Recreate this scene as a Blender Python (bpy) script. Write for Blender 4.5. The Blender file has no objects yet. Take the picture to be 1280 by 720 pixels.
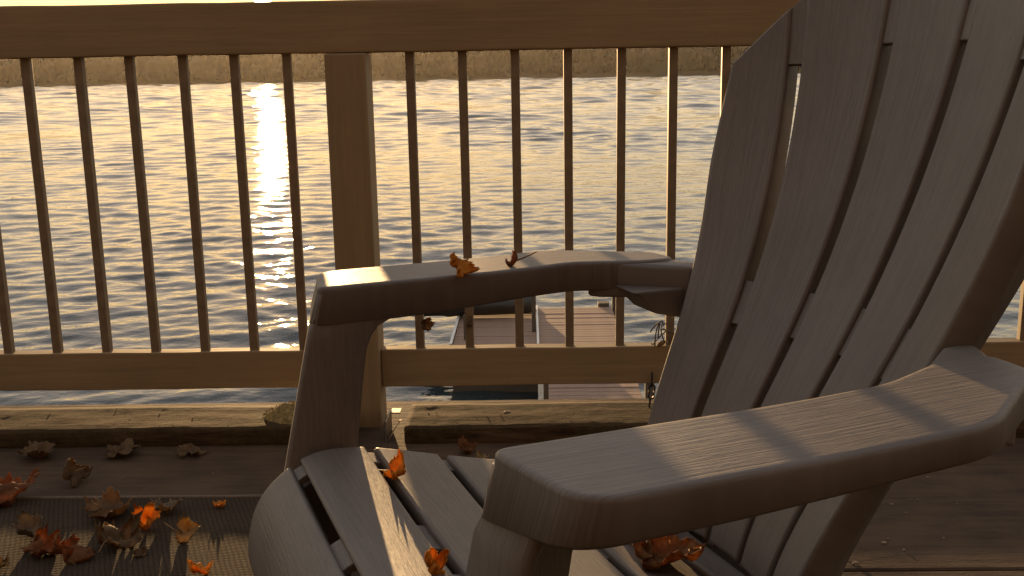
import bpy, bmesh, math, random
import numpy as np
from mathutils import Vector, Matrix, noise

R = math.radians
S = bpy.context.scene
COL = S.collection

# ------------------------------------------------------------------ camera
CAM_H = 0.795                                   # eye height above the deck, metres
PITCH, ROLL, YAW = 0.2073, -0.0174, -0.0198     # fitted to the balusters and rails
fwd = Vector((math.sin(YAW) * math.cos(PITCH), math.cos(YAW) * math.cos(PITCH), -math.sin(PITCH)))
rgt = Vector((math.cos(YAW), -math.sin(YAW), 0))
upv = rgt.cross(fwd)
r2 = math.cos(ROLL) * rgt + math.sin(ROLL) * upv
u2 = -math.sin(ROLL) * rgt + math.cos(ROLL) * upv
cam = bpy.data.cameras.new('camera')
cam.sensor_width = 36.0
cam.lens = 36.0 * 1290.0 / 1280.0
cam.clip_start = 0.02
cam.clip_end = 20000
cam_o = bpy.data.objects.new('camera', cam)
COL.objects.link(cam_o)
cam_o.matrix_world = Matrix(((r2.x, u2.x, -fwd.x, 0), (r2.y, u2.y, -fwd.y, 0), (r2.z, u2.z, -fwd.z, CAM_H), (0, 0, 0, 1)))
S.camera = cam_o

# ------------------------------------------------------------------ sky, sun, exposure
SUN_EL, SUN_AZ = R(4.0), R(-14.0)               # azimuth from +Y towards +X
sun_dir = Vector((math.sin(SUN_AZ) * math.cos(SUN_EL), math.cos(SUN_AZ) * math.cos(SUN_EL), math.sin(SUN_EL)))
GAM = 0.44
W = bpy.data.worlds.new('World')
S.world = W
W.use_nodes = True
nt = W.node_tree
for n in list(nt.nodes):
    nt.nodes.remove(n)
wo = nt.nodes.new('ShaderNodeOutputWorld')
bg = nt.nodes.new('ShaderNodeBackground')
sky = nt.nodes.new('ShaderNodeTexSky')
sky.sky_type = 'NISHITA'
sky.sun_disc = False
sky.sun_elevation = SUN_EL
sky.sun_rotation = SUN_AZ
sky.altitude = 100
sky.air_density = 1.3
sky.dust_density = 0.3
sky.ozone_density = 0.0
bg.inputs['Strength'].default_value = 0.15
# the sun's own disc, as part of the sky
geo = nt.nodes.new('ShaderNodeTexCoord')
dot = nt.nodes.new('ShaderNodeVectorMath'); dot.operation = 'DOT_PRODUCT'
dot.inputs[1].default_value = sun_dir
nt.links.new(geo.outputs['Generated'], dot.inputs[0])
mr = nt.nodes.new('ShaderNodeMapRange'); mr.clamp = True; mr.interpolation_type = 'SMOOTHSTEP'
mr.inputs['From Min'].default_value = math.cos(R(0.50)); mr.inputs['From Max'].default_value = math.cos(R(0.36))
mr.inputs['To Min'].default_value = 0.0; mr.inputs['To Max'].default_value = 1.0
nt.links.new(dot.outputs['Value'], mr.inputs['Value'])
mx = nt.nodes.new('ShaderNodeMix'); mx.data_type = 'RGBA'; mx.blend_type = 'ADD'
mx.inputs[7].default_value = (260, 190, 95, 1)
nt.links.new(mr.outputs['Result'], mx.inputs[0])
gm = nt.nodes.new('ShaderNodeGamma'); gm.inputs['Gamma'].default_value = GAM   # gamma evens the sky's contrast to balance bright water and shaded surfaces
nt.links.new(sky.outputs['Color'], gm.inputs['Color'])
tn = nt.nodes.new('ShaderNodeMix'); tn.data_type = 'RGBA'; tn.blend_type = 'MULTIPLY'   # camera white balance
tn.inputs[0].default_value = 1.0; tn.inputs[7].default_value = (1.04, .955, 1.0, 1)
nt.links.new(gm.outputs['Color'], tn.inputs[6])
nt.links.new(tn.outputs[2], mx.inputs[6])
nt.links.new(mx.outputs[2], bg.inputs['Color'])
nt.links.new(bg.outputs['Background'], wo.inputs['Surface'])

sl = bpy.data.lights.new('sun', 'SUN')
sl.energy = 3.1
sl.angle = R(0.53)
sl.color = (1.0, 0.62, 0.28)
so = bpy.data.objects.new('sun', sl)
COL.objects.link(so)
so.rotation_euler = (-sun_dir).to_track_quat('-Z', 'Y').to_euler()

S.view_settings.view_transform = 'Standard'
S.view_settings.look = 'None'
S.view_settings.gamma = 1.0
S.view_settings.use_curve_mapping = False
S.view_settings.exposure = 1.66
S.render.engine = 'CYCLES'
S.cycles.use_denoising = True
S.cycles.max_bounces = 8
S.cycles.caustics_reflective = False
S.cycles.sample_clamp_indirect = 6.0

# ------------------------------------------------------------------ materials
MATS = {}
class NB:
    """small helper for building a node material"""
    def __init__(self, name):
        self.m = bpy.data.materials.new(name)
        self.m.use_nodes = True
        self.t = self.m.node_tree
        self.b = self.t.nodes['Principled BSDF']
        MATS[name] = self.m
    def n(self, kind, **kw):
        x = self.t.nodes.new(kind)
        for k, v in kw.items():
            if k.startswith('i_'):
                x.inputs[k[2:].replace('_', ' ')].default_value = v
            else:
                setattr(x, k, v)
        return x
    def l(self, a, b):
        self.t.links.new(a, b)
    def coords(self, kind='Object', scale=(1, 1, 1), rot=(0, 0, 0)):
        tc = self.n('ShaderNodeTexCoord'); mp = self.n('ShaderNodeMapping')
        mp.inputs['Scale'].default_value = scale
        mp.inputs['Rotation'].default_value = rot
        self.l(tc.outputs[kind], mp.inputs['Vector'])
        return mp.outputs['Vector']
    def noise(self, vec, scale, detail=4, rough=.55, dist=0.0):
        x = self.n('ShaderNodeTexNoise')
        x.inputs['Scale'].default_value = scale; x.inputs['Detail'].default_value = detail
        x.inputs['Roughness'].default_value = rough; x.inputs['Distortion'].default_value = dist
        self.l(vec, x.inputs['Vector'])
        return x.outputs['Fac']
    def ramp(self, fac, stops):
        x = self.n('ShaderNodeValToRGB')
        e = x.color_ramp.elements
        while len(e) < len(stops):
            e.new(.5)
        for el, (p, c) in zip(e, stops):
            el.position = p; el.color = (*c, 1)
        self.l(fac, x.inputs['Fac'])
        return x.outputs['Color']
    def math(self, op, a, b=None):
        x = self.n('ShaderNodeMath', operation=op)
        for i, v in enumerate((a, b)):
            if v is None: continue
            if isinstance(v, (int, float)): x.inputs[i].default_value = v
            else: self.l(v, x.inputs[i])
        return x.outputs[0]
    def mix(self, fac, a, b, mode='MIX'):
        x = self.n('ShaderNodeMix', data_type='RGBA', blend_type=mode)
        for i, v in ((0, fac), (6, a), (7, b)):
            if isinstance(v, (int, float)): x.inputs[i].default_value = v
            elif isinstance(v, tuple): x.inputs[i].default_value = (*v, 1)
            else: self.l(v, x.inputs[i])
        return x.outputs[2]
    def bump(self, h, strength, dist, prev=None):
        x = self.n('ShaderNodeBump')
        x.inputs['Strength'].default_value = strength; x.inputs['Distance'].default_value = dist
        self.l(h, x.inputs['Height'])
        if prev is not None: self.l(prev, x.inputs['Normal'])
        return x.outputs['Normal']
    def out(self, color=None, rough=None, normal=None, **kw):
        b = self.b
        def put(k, v):
            if v is None: return
            if isinstance(v, (int, float)): b.inputs[k].default_value = v
            elif isinstance(v, tuple): b.inputs[k].default_value = (*v, 1)
            else: self.l(v, b.inputs[k])
        put('Base Color', color); put('Roughness', rough); put('Normal', normal)
        for k, v in kw.items(): put(k.replace('_', ' '), v)
        return self.m

def mat_plastic():
    k = NB('grained_plastic')
    grain_v = k.coords('UV', (300, 9, 1))
    g1 = k.noise(grain_v, 1.0, 3, .6, .6)
    fine = k.noise(k.coords('UV', (900, 60, 1)), 1.0, 2, .6)
    big = k.noise(k.coords('Object', (1, 1, 1)), 7, 4, .6)
    dirt = k.noise(k.coords('Object', (1, 1, 1)), 45, 5, .7)
    col = k.ramp(big, [(.25, (.138, .118, .105)), (.75, (.182, .158, .142))])
    dm = k.ramp(dirt, [(.55, (0, 0, 0)), (.8, (.5, .5, .5))])
    col = k.mix(dm, col, (.20, .165, .14))
    gm_ = k.ramp(k.math('ADD', k.math('MULTIPLY', g1, .6), k.math('MULTIPLY', fine, .4)), [(.32, (.62, .60, .58)), (.62, (1.0, 1.0, 1.0))])
    col = k.mix(.75, col, gm_, 'MULTIPLY')
    h = k.math('ADD', g1, k.math('MULTIPLY', fine, .45))
    n = k.bump(h, .65, .0010)
    rr = k.math('ADD', .43, k.math('MULTIPLY', dirt, .22))
    return k.out(col, rr, n, Specular_IOR_Level=.5)

def mat_wood(name, a, b, sx=(.6, 12, 12), rough=.75, bumpd=.002):
    k = NB(name)
    g = k.noise(k.coords('Object', sx), 6, 6, .65, .4)
    big = k.noise(k.coords('Object', (1, 1, 1)), 5, 4, .6)
    f = k.math('ADD', k.math('MULTIPLY', g, .65), k.math('MULTIPLY', big, .35))
    col = k.ramp(f, [(.3, a), (.7, b)])
    return k.out(col, rough, k.bump(g, .5, bumpd))

def mat_kerb():
    k = NB('weathered_timber')
    g = k.noise(k.coords('Object', (1.2, 14, 14)), 5, 7, .7, .5)
    d = k.noise(k.coords('Object'), 60, 6, .75)
    big = k.noise(k.coords('Object'), 9, 4, .6)
    col = k.ramp(g, [(.38, (.022, .012, .006)), (.62, (.105, .062, .031))])
    msk = k.ramp(big, [(.42, (0, 0, 0)), (.58, (.85, .85, .85))])
    col = k.mix(msk, col, k.ramp(d, [(.3, (.025, .018, .008)), (.75, (.085, .058, .024))]))
    h = k.math('ADD', g, k.math('MULTIPLY', d, 1.2))
    return k.out(col, .9, k.bump(h, .7, .0014), Specular_IOR_Level=.12)

def mat_deck():
    k = NB('deck_paint')
    g = k.noise(k.coords('Object', (1.0, 9, 9)), 6, 6, .65, .4)
    big = k.noise(k.coords('Object'), 3.2, 6, .65)
    d = k.noise(k.coords('Object'), 90, 4, .7)
    st = k.noise(k.coords('Object', (1.0, 1.6, 1)), 1.4, 7, .7, .8)
    f_ = k.math('ADD', k.math('MULTIPLY', big, .45), k.math('ADD', k.math('MULTIPLY', g, .3), k.math('MULTIPLY', st, .25)))
    col = k.ramp(f_, [(.36, (.034, .022, .015)), (.5, (.082, .054, .034)), (.64, (.125, .083, .052))])
    col = k.mix(k.ramp(d, [(.6, (0, 0, 0)), (.75, (.5, .5, .5))]), col, (.05, .04, .03))
    h = k.math('ADD', g, k.math('MULTIPLY', d, .5))
    return k.out(col, .8, k.bump(h, .5, .003), Specular_IOR_Level=.15)

def mat_rug():
    k = NB('woven_rug')
    v = k.coords('Object', (1, 1, 1), (0, 0, R(8)))
    wob = k.n('ShaderNodeVectorMath', operation='ADD')
    nz = k.n('ShaderNodeTexNoise'); nz.inputs['Scale'].default_value = 40
    k.l(v, nz.inputs['Vector'])
    sc = k.n('ShaderNodeVectorMath', operation='SCALE'); sc.inputs['Scale'].default_value = .004
    k.l(nz.outputs['Color'], sc.inputs[0])
    k.l(v, wob.inputs[0]); k.l(sc.outputs[0], wob.inputs[1])
    sp = k.n('ShaderNodeSeparateXYZ'); k.l(wob.outputs[0], sp.inputs[0])
    row = k.math('MULTIPLY', sp.outputs[1], 1 / .0055)
    xs_ = k.math('ADD', k.math('MULTIPLY', sp.outputs[0], 1 / .0098), k.math('MULTIPLY', k.math('FLOOR', row), .34))
    hy = k.math('ABSOLUTE', k.math('SINE', k.math('MULTIPLY', row, math.pi)))
    hx = k.math('ABSOLUTE', k.math('SINE', k.math('MULTIPLY', xs_, math.pi)))
    wv = k.math('POWER', k.math('MULTIPLY', hx, hy), .6)
    big = k.noise(v, 6, 4, .6)
    col = k.ramp(big, [(.3, (.060, .043, .030)), (.7, (.105, .076, .052))])
    col = k.mix(k.math('SUBTRACT', 1.0, wv), col, (.04, .032, .024))
    hh = k.math('ADD', wv, k.math('MULTIPLY', k.noise(v, 420, 2), .5))
    return k.out(col, .95, k.bump(hh, .9, .0022), Specular_IOR_Level=.05)

def mat_leaf(name, a, b, c):
    k = NB(name)
    uvv = k.coords('UV')
    big = k.noise(k.coords('Object'), 38, 5, .7)
    col = k.ramp(big, [(.25, a), (.5, b), (.78, c)])
    # veins: radiating lines in the leaf's own UV
    sep = k.n('ShaderNodeSeparateXYZ'); k.l(uvv, sep.inputs[0])
    wv = k.math('SINE', k.math('MULTIPLY', sep.outputs[0], 6.2832 * 7))
    vein = k.ramp(k.math('ABSOLUTE', wv), [(.0, (1, 1, 1)), (.16, (0, 0, 0))])
    col = k.mix(k.math('MULTIPLY', vein, .4), col, c)
    n = k.bump(k.math('SUBTRACT', k.noise(k.coords('Object'), 130, 4, .6), k.math('MULTIPLY', vein, .5)), .7, .0018)
    k.out(col, .75, n, Specular_IOR_Level=.2)
    tr = k.n('ShaderNodeBsdfTranslucent'); k.l(col, tr.inputs['Color']); k.l(n, tr.inputs['Normal'])
    ms = k.n('ShaderNodeMixShader'); ms.inputs[0].default_value = .45
    o = k.t.nodes['Material Output']
    k.l(k.b.outputs[0], ms.inputs[1]); k.l(tr.outputs[0], ms.inputs[2]); k.l(ms.outputs[0], o.inputs['Surface'])
    return k.m

def mat_water():
    k = NB('lake_water')
    v = k.coords('Object', (1, 1.35, 1), (0, 0, R(-6)))
    a = k.noise(v, 1.9, 3, .5, .2)
    b = k.noise(v, .55, 2, .5)
    c = k.noise(v, 6.5, 2, .5)
    h = k.math('ADD', k.math('ADD', a, k.math('MULTIPLY', b, 1.6)), k.math('MULTIPLY', c, .16))
    n = k.bump(h, 1.0, .025)
    return k.out((.022, .034, .038), .035, n, IOR=1.333, Specular_IOR_Level=.5)

def mat_simple(name, col, rough=.6, metal=0.0, var=.25, scale=40):
    k = NB(name)
    d = k.noise(k.coords('Object'), scale, 4, .6)
    lo = tuple(c * (1 - var) for c in col); hi = tuple(min(1, c * (1 + var)) for c in col)
    return k.out(k.ramp(d, [(.3, lo), (.7, hi)]), rough, k.bump(d, .3, .001), Metallic=metal)

def mat_forest():
    k = NB('forest')
    d = k.noise(k.coords('Object'), .35, 4, .7)
    e = k.noise(k.coords('Object'), .03, 3, .6)
    f = k.math('ADD', k.math('MULTIPLY', d, .5), k.math('MULTIPLY', e, .5))
    return k.out(k.ramp(f, [(.3, (.022, .024, .013)), (.5, (.028, .024, .014)), (.7, (.036, .026, .014))]), .9)

mat_plastic(); mat_kerb(); mat_deck(); mat_rug(); mat_water(); mat_forest()
mat_wood('rail_wood', (.23, .158, .082), (.34, .24, .128))
mat_wood('post_wood', (.23, .158, .082), (.34, .24, .128), (12, 12, .6))
mat_wood('dock_plank', (.17, .105, .072), (.34, .22, .155), (1.0, 14, 14))
mat_wood('dock_timber', (.06, .045, .03), (.11, .08, .055), (4, 4, 4))
mat_simple('picket_metal', (.20, .140, .082), .65, .0, .2)
mat_simple('chain_metal', (.05, .04, .035), .5, .8)
mat_simple('bracket_metal', (.35, .32, .28), .4, .9)
mat_simple('white_paint', (.75, .73, .68), .5)
mat_simple('dark_cover', (.03, .026, .022), .6)
mat_simple('moss', (.26, .19, .07), .95, 0, .5, 120)  # gold of the low sun put into the moss colour
mat_simple('binding', (.15, .115, .085), .8, 0, .3, 200)
mat_simple('soil', (.09, .075, .05), .95, 0, .4, 3)
mat_simple('stem', (.22, .13, .05), .6, 0, .3, 80)
mat_simple('hill', (.03, .026, .016), .95, 0, .3, .05)
mat_simple('grit', (.22, .17, .12), .8)
mat_simple('vine', (.10, .07, .04), .8)
mat_simple('siding', (.085, .062, .045), .8, 0, .25, 6)
mat_simple('dark_glass', (.015, .015, .015), .3)
mat_leaf('leaf_orange', (.46, .15, .02), (.70, .30, .04), (.80, .46, .10))
mat_leaf('leaf_rust', (.13, .058, .030), (.26, .108, .045), (.44, .21, .09))
mat_leaf('leaf_auburn', (.12, .055, .025), (.24, .11, .045), (.55, .30, .11))
mat_leaf('leaf_brown', (.10, .06, .03), (.20, .125, .065), (.32, .22, .12))
mat_leaf('leaf_tan', (.22, .14, .06), (.38, .25, .11), (.55, .40, .20))
mat_leaf('leaf_grey', (.12, .09, .065), (.20, .16, .12), (.30, .25, .19))

# ------------------------------------------------------------------ object helpers
def link(name, me, mat=None, parent=None):
    o = bpy.data.objects.new(name, me)
    COL.objects.link(o)
    if mat is not None and me is not None and not me.materials:
        me.materials.append(MATS[mat])
    if parent is not None:
        o.parent = parent
    return o
def tag(o, label=None, cat=None, group=None, kind=None):
    for k, v in (('label', label), ('category', cat), ('group', group), ('kind', kind)):
        if v: o[k] = v
    return o
def empty(name, loc=(0, 0, 0), rz=0.0):
    o = bpy.data.objects.new(name, None)
    COL.objects.link(o)
    o.location = loc; o.rotation_euler = (0, 0, rz); o.empty_display_size = .1
    return o
def bm_mesh(bm, name, smooth=False):
    bmesh.ops.recalc_face_normals(bm, faces=bm.faces)
    me = bpy.data.meshes.new(name)
    bm.to_mesh(me); bm.free()
    if smooth:
        me.polygons.foreach_set('use_smooth', [True] * len(me.polygons))
    return me
def box_mesh(name, x0, x1, y0, y1, z0, z1, bevel=0.0, cuts=0, jitter=0.0, seed=0, seg=2):
    bm = bmesh.new()
    bmesh.ops.create_cube(bm, size=1)
    for v in bm.verts:
        v.co = Vector(((x0 + x1) / 2 + v.co.x * (x1 - x0), (y0 + y1) / 2 + v.co.y * (y1 - y0), (z0 + z1) / 2 + v.co.z * (z1 - z0)))
    if bevel:
        bmesh.ops.bevel(bm, geom=list(bm.edges), offset=bevel, segments=seg, affect='EDGES', profile=.6)
    if cuts:
        ax = max(range(3), key=lambda i: ((x1 - x0), (y1 - y0), (z1 - z0))[i])
        lo, hi = ((x0, x1), (y0, y1), (z0, z1))[ax]
        for i in range(1, cuts):
            p = [0, 0, 0]; p[ax] = lo + (hi - lo) * i / cuts
            nn = [0, 0, 0]; nn[ax] = 1
            bmesh.ops.bisect_plane(bm, geom=list(bm.verts) + list(bm.edges) + list(bm.faces), plane_co=p, plane_no=nn)
        if jitter:
            for v in bm.verts:
                q = v.co * 6 + Vector((seed * 13.1, seed * 7.7, 0))
                v.co += jitter * Vector((0, noise.noise(q), noise.noise(q + Vector((50, 0, 0)))))
    return bm_mesh(bm, name)
def tube_mesh(name, pts, rads, sides=8, closed=False):
    bm = bmesh.new()
    rings = []
    n = len(pts)
    pts = [Vector(p) for p in pts]
    up0 = Vector((0, 0, 1))
    for i, p in enumerate(pts):
        a = pts[(i - 1) % n] if (i > 0 or closed) else pts[i]
        b = pts[(i + 1) % n] if (i < n - 1 or closed) else pts[i]
        t = (b - a).normalized()
        s = t.cross(up0)
        if s.length < 1e-3: s = t.cross(Vector((1, 0, 0)))
        s.normalize(); w = s.cross(t)
        r = rads[i] if isinstance(rads, (list, tuple)) else rads
        rings.append([bm.verts.new(p + r * (math.cos(2 * math.pi * k / sides) * s + math.sin(2 * math.pi * k / sides) * w)) for k in range(sides)])
    for i in range(n if closed else n - 1):
        A, B = rings[i], rings[(i + 1) % n]
        for k in range(sides):
            bm.faces.new((A[k], A[(k + 1) % sides], B[(k + 1) % sides], B[k]))
    if not closed:
        bm.faces.new(rings[0]); bm.faces.new(rings[-1])
    return bm_mesh(bm, name, True)
def interp(x, xs, ys):
    return float(np.interp(x, xs, ys))

def slab(name, func, ns, nt_, th, r, sm, tm, depth_dir=None):
    """A solid board on a curved surface: func(s, t) gives a point, s and t run 0..1 (sm, tm their lengths
    in metres), the board is th deep behind the surface and its front edges are rounded by r."""
    rs, rt = r / sm, r / tm
    def cuts(n, rr):
        g = -r - (.0015 if th > 0 else -.0005)
        c = [(0.0, -th), (0.0, g), (0.0, -r), (rr * .29, -r * .29), (rr, 0.0), (rr * 1.5, 0.0)]
        c += [(1.5 * rr + (1 - 3 * rr) * i / n, 0.0) for i in range(1, n)]
        c += [(1 - 1.5 * rr, 0.0), (1 - rr, 0.0), (1 - rr * .29, -r * .29), (1.0, -r), (1.0, g), (1.0, -th)]
        return c
    cs, ct = cuts(ns, rs), cuts(nt_, rt)
    bm = bmesh.new()
    uvl = bm.loops.layers.uv.new('UVMap')
    e = 1e-3
    def pos(s, t, off):
        p = Vector(func(s, t))
        if depth_dir is not None:
            return p - Vector(depth_dir) * off * -1.0
        ds = Vector(func(min(1, s + e), t)) - Vector(func(max(0, s - e), t))
        dt = Vector(func(s, min(1, t + e))) - Vector(func(s, max(0, t - e)))
        n = ds.cross(dt).normalized()
        return p + n * off
    uv = {}
    loops = []
    back = [cs[i][0] for i in range(len(cs) - 7, 5, -max(1, (len(cs) - 12) // 4))]
    for (t, ot) in ct:
        row = []
        for (s, os_) in cs:
            v = bm.verts.new(pos(s, t, min(os_, ot))); uv[v] = (s * sm, t * tm); row.append(v)
        for s in back:
            v = bm.verts.new(pos(s, t, -th)); uv[v] = (s * sm, t * tm); row.append(v)
        loops.append(row)
    m = len(loops[0])
    for a, b in zip(loops, loops[1:]):
        for i in range(m):
            bm.faces.new((a[i], a[(i + 1) % m], b[(i + 1) % m], b[i]))
    bm.faces.new(loops[0]); bm.faces.new(list(reversed(loops[-1])))
    for f in bm.faces:
        for lp in f.loops:
            lp[uvl].uv = uv[lp.vert]
    return bm_mesh(bm, name, True)

# ------------------------------------------------------------------ lake, shore, hills
WATER_Z = CAM_H - 4.5
DOCK_Z = CAM_H - 3.8
rng = np.random.default_rng(4)

def build_water():
    NR, NC = 1150, 760
    q = np.linspace(0, 1, NR)
    Y = 6.0 * (640.0 / 6.0) ** q                                   # rows get wider spaced with distance
    X = np.linspace(-.80, .80, NC)
    xx = X[None, :] * (Y[:, None] + 4.0); yy = np.repeat(Y[:, None], NC, 1)
    sp = np.gradient(Y)[:, None]
    z = np.zeros_like(xx)
    for i in range(84):
        lam = .34 * (30.0 / .34) ** rng.random() if i >= 40 else .25 * (1.9 / .25) ** rng.random()
        th = rng.normal(R(-82), R(34))
        kx, ky = 2 * np.pi / lam * np.cos(th), 2 * np.pi / lam * np.sin(th)
        amp = .0050 * lam
        fade = np.clip((lam / (sp * 3.0)) - 1.0, 0, 1) * np.clip((sp * 14.0) / lam, 0, 1) ** (0 if lam < 3 else 1.5)
        ph = rng.random() * 6.283
        wob = .5 * np.sin(xx * .21 + i) + .5 * np.sin(yy * .17 + 2 * i)
        z += amp * fade * np.sin(kx * xx + ky * yy + ph + wob)
    # gust lines and calmer lanes
    lane = np.sin(.045 * xx + .16 * yy ** .86 + 1.3 * np.sin(.06 * xx + .4)) + .7 * np.sin(-.03 * xx + .42 * yy ** .8 + 2.0) + .5 * np.sin(.21 * xx + .09 * yy)
    patch = np.interp(yy, [6, 25, 90], [.34, .46, .95]) * (1 + .24 * lane)
    z *= patch
    edge = np.clip((640 - yy) / 60, 0, 1) * np.clip((.80 - np.abs(X))[None, :] / .06, 0, 1) * np.clip((yy - 6) / 1.0, 0, 1)
    z *= edge
    co = np.stack([xx, yy, z], -1).reshape(-1, 3)
    idx = np.arange(NR * NC).reshape(NR, NC)
    f = np.stack([idx[:-1, :-1], idx[:-1, 1:], idx[1:, 1:], idx[1:, :-1]], -1).reshape(-1, 4)
    # the rest of the lake: flat sheets around the rippled one
    A = [(-3000, -6), (3000, -6)]
    me = bpy.data.meshes.new('lake')
    n0 = len(co)
    y0, y1 = 6.0, 640.0
    a0, a1 = .8 * (y0 + 4), .8 * (y1 + 4)
    extra = np.array([(-3500, -40, 0), (3500, -40, 0), (3500, y0, 0), (a0, y0, 0), (-a0, y0, 0), (-3500, y0, 0),
                      (3500, y1, 0), (a1, y1, 0), (-a1, y1, 0), (-3500, y1, 0), (3500, 2500, 0), (-3500, 2500, 0)], float)
    co = np.vstack([co, extra])
    ef = [(0, 1, 2, 3), (0, 3, 4, 5), (3, 2, 6, 7), (5, 4, 8, 9), (9, 8, 7, 6), (9, 6, 10, 11)]
    polys = np.vstack([f, np.array(ef) + n0])
    me.vertices.add(len(co)); me.vertices.foreach_set('co', co.ravel())
    me.loops.add(polys.size); me.loops.foreach_set('vertex_index', polys.ravel().astype(np.int32))
    me.polygons.add(len(polys))
    me.polygons.foreach_set('loop_start', np.arange(0, polys.size, 4, dtype=np.int32))
    me.polygons.foreach_set('use_smooth', np.ones(len(polys), bool))
    me.update(); me.validate()
    o = link('water', me, 'lake_water')
    o.location = (0, 0, WATER_Z)
    tag(o, kind='structure')
build_water()

def shore_y(x):
    return 665 + 45 * math.sin(x / 310.0 + .6) + 14 * math.sin(x / 71.0) + .00005 * x * x
def hill_h(x, d):
    ridge = 24 + 7 * math.sin(x / 190.0 + 1) + 5 * math.sin(x / 83.0) - 3 * math.cos(x / 410.0)
    return ridge * (1 - math.exp(-d / 65.0))
def build_far_shore():
    bm = bmesh.new()
    ds = [-6, 0, 3, 20, 60, 130, 260, 500, 900]
    xs = [-2200 + i * 25 for i in range(177)]
    g = [[bm.verts.new((x, shore_y(x) + d, WATER_Z + (-1.5 if d < 0 else .25 if d == 0 else .8 + hill_h(x, d)))) for d in ds] for x in xs]
    for i in range(len(xs) - 1):
        for j in range(len(ds) - 1):
            bm.faces.new((g[i][j], g[i + 1][j], g[i + 1][j + 1], g[i][j + 1]))
    o = link('far_shore', bm_mesh(bm, 'far_shore', True), 'hill')
    tag(o, kind='structure')
    # the wood that covers it
    rr = random.Random(3)
    t = bmesh.new()
    bmesh.ops.create_icosphere(t, subdivisions=1, radius=1)
    bv = np.array([v.co for v in t.verts]); bf = np.array([[v.index for v in f.verts] for f in t.faces])
    t.free()
    V, Fs, n = [], [], 0
    for k in range(7000):
        x = rr.uniform(-900, 1000)
        d = 2 + 240 * rr.random() ** 2.2
        h = rr.uniform(6, 13) * (1 if d > 8 else .6)
        rad = h * rr.uniform(.26, .42)
        conif = rr.random() < .3
        jit = np.array([noise.noise(Vector(p * 2.3) + Vector((k * 3.1, 0, 0))) for p in bv])[:, None]
        p = bv * (1 + .6 * jit)
        if conif:
            w = np.clip(.5 - bv[:, 2] * .5, .05, 1)[:, None]
            p = np.hstack([p[:, :2] * w * .8, p[:, 2:]])
        p = p * np.array([rad, rad, h * .5]) + np.array([x, shore_y(x) + d, WATER_Z + .8 + hill_h(x, d) + h * .48])
        V.append(p); Fs.append(bf + n); n += len(bv)
    me = bpy.data.meshes.new('forest')
    me.from_pydata(np.vstack(V).tolist(), [], np.vstack(Fs).tolist())
    o = link('far_forest', me, 'forest')
    tag(o, 'autumn wood covering the hills along the far shore', 'forest', kind='stuff')
build_far_shore()

def build_bank():
    bm = bmesh.new()
    xs = [-40 + i * 2 for i in range(41)]
    prof = [(-30, -.9), (-6, -1.0), (-2, -1.6), (1, -2.4), (3.6, -3.2), (5.2, -3.9), (8, -5.2)]
    g = [[bm.verts.new((x, y + .4 * math.sin(x * .7 + y), z + .12 * math.sin(x * 1.3 + 2 * y))) for y, z in prof] for x in xs]
    for i in range(len(xs) - 1):
        for j in range(len(prof) - 1):
            bm.faces.new((g[i][j], g[i + 1][j], g[i + 1][j + 1], g[i][j + 1]))
    tag(link('bank', bm_mesh(bm, 'bank', True), 'soil'), kind='structure')
build_bank()

# ------------------------------------------------------------------ deck floor
deck = empty('deck_floor'); tag(deck, kind='structure')
dy = [(1.543, 2.44)] + [(1.543 - .60 * (i + 1) + .006, 1.543 - .60 * i - .007) for i in range(7)]
for i, (a, b) in enumerate(dy):
    for x0, x1 in ((-4.6, -1.62), (-1.612, 1.72), (1.728, 4.6)):
        me = box_mesh('deck_panel', x0, x1, a, b, -.03, 0.0, .003, cuts=6, seg=1)
        link('deck_panel', me, 'deck_paint', deck)
for y in (-2.3, -.2, 1.9):
    link('joist', box_mesh('joist', -4.6, 4.6, y - .02, y + .02, -.22, -.031, 0), 'dock_timber', deck)
for x in (-3.6, 0.0, 3.6):
    for y in (-2.3, 1.9):
        p = link('support_post', box_mesh('support_post', x - .07, x + .07, y - .07, y + .07, -3.4, -.2, .004), 'dock_timber', deck)

# ------------------------------------------------------------------ unseen house wall behind the camera, added to darken surfaces facing it
house = empty('house', (0, -2.3, 0)); tag(house, 'unseen dark clapboard house wall added behind the deck to hold back sky light', 'house')
sb = box_mesh('siding_board', -7, 7, -.016, .016, 0, .215, .002, seg=1); sb.materials.append(MATS['siding'])
for i in range(27):
    o = link('siding_board', sb, None, house); o.location = (0, -.02, -.3 + i * .2); o.rotation_euler = (R(4), 0, 0)
link('wall_core', box_mesh('wall_core', -7, 7, -.4, -.05, -1.2, 5.15, 0), 'siding', house)
dr = link('door', box_mesh('door', -2.4, -.6, .012, .05, 0, 2.05, .004), 'dock_timber', house)
link('pane', box_mesh('pane', -2.28, -1.54, .051, .056, .15, 1.95, 0), 'dark_glass', dr)
link('pane', box_mesh('pane', -1.46, -.72, .051, .056, .15, 1.95, 0), 'dark_glass', dr)
link('handle', box_mesh('handle', -1.53, -1.50, .052, .09, .95, 1.15, .004), 'bracket_metal', dr)
wn = link('window', box_mesh('window', .9, 2.3, .012, .05, .85, 1.95, .004), 'dock_timber', house)
link('pane', box_mesh('pane', .98, 2.22, .051, .056, .93, 1.87, 0), 'dark_glass', wn)

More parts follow.
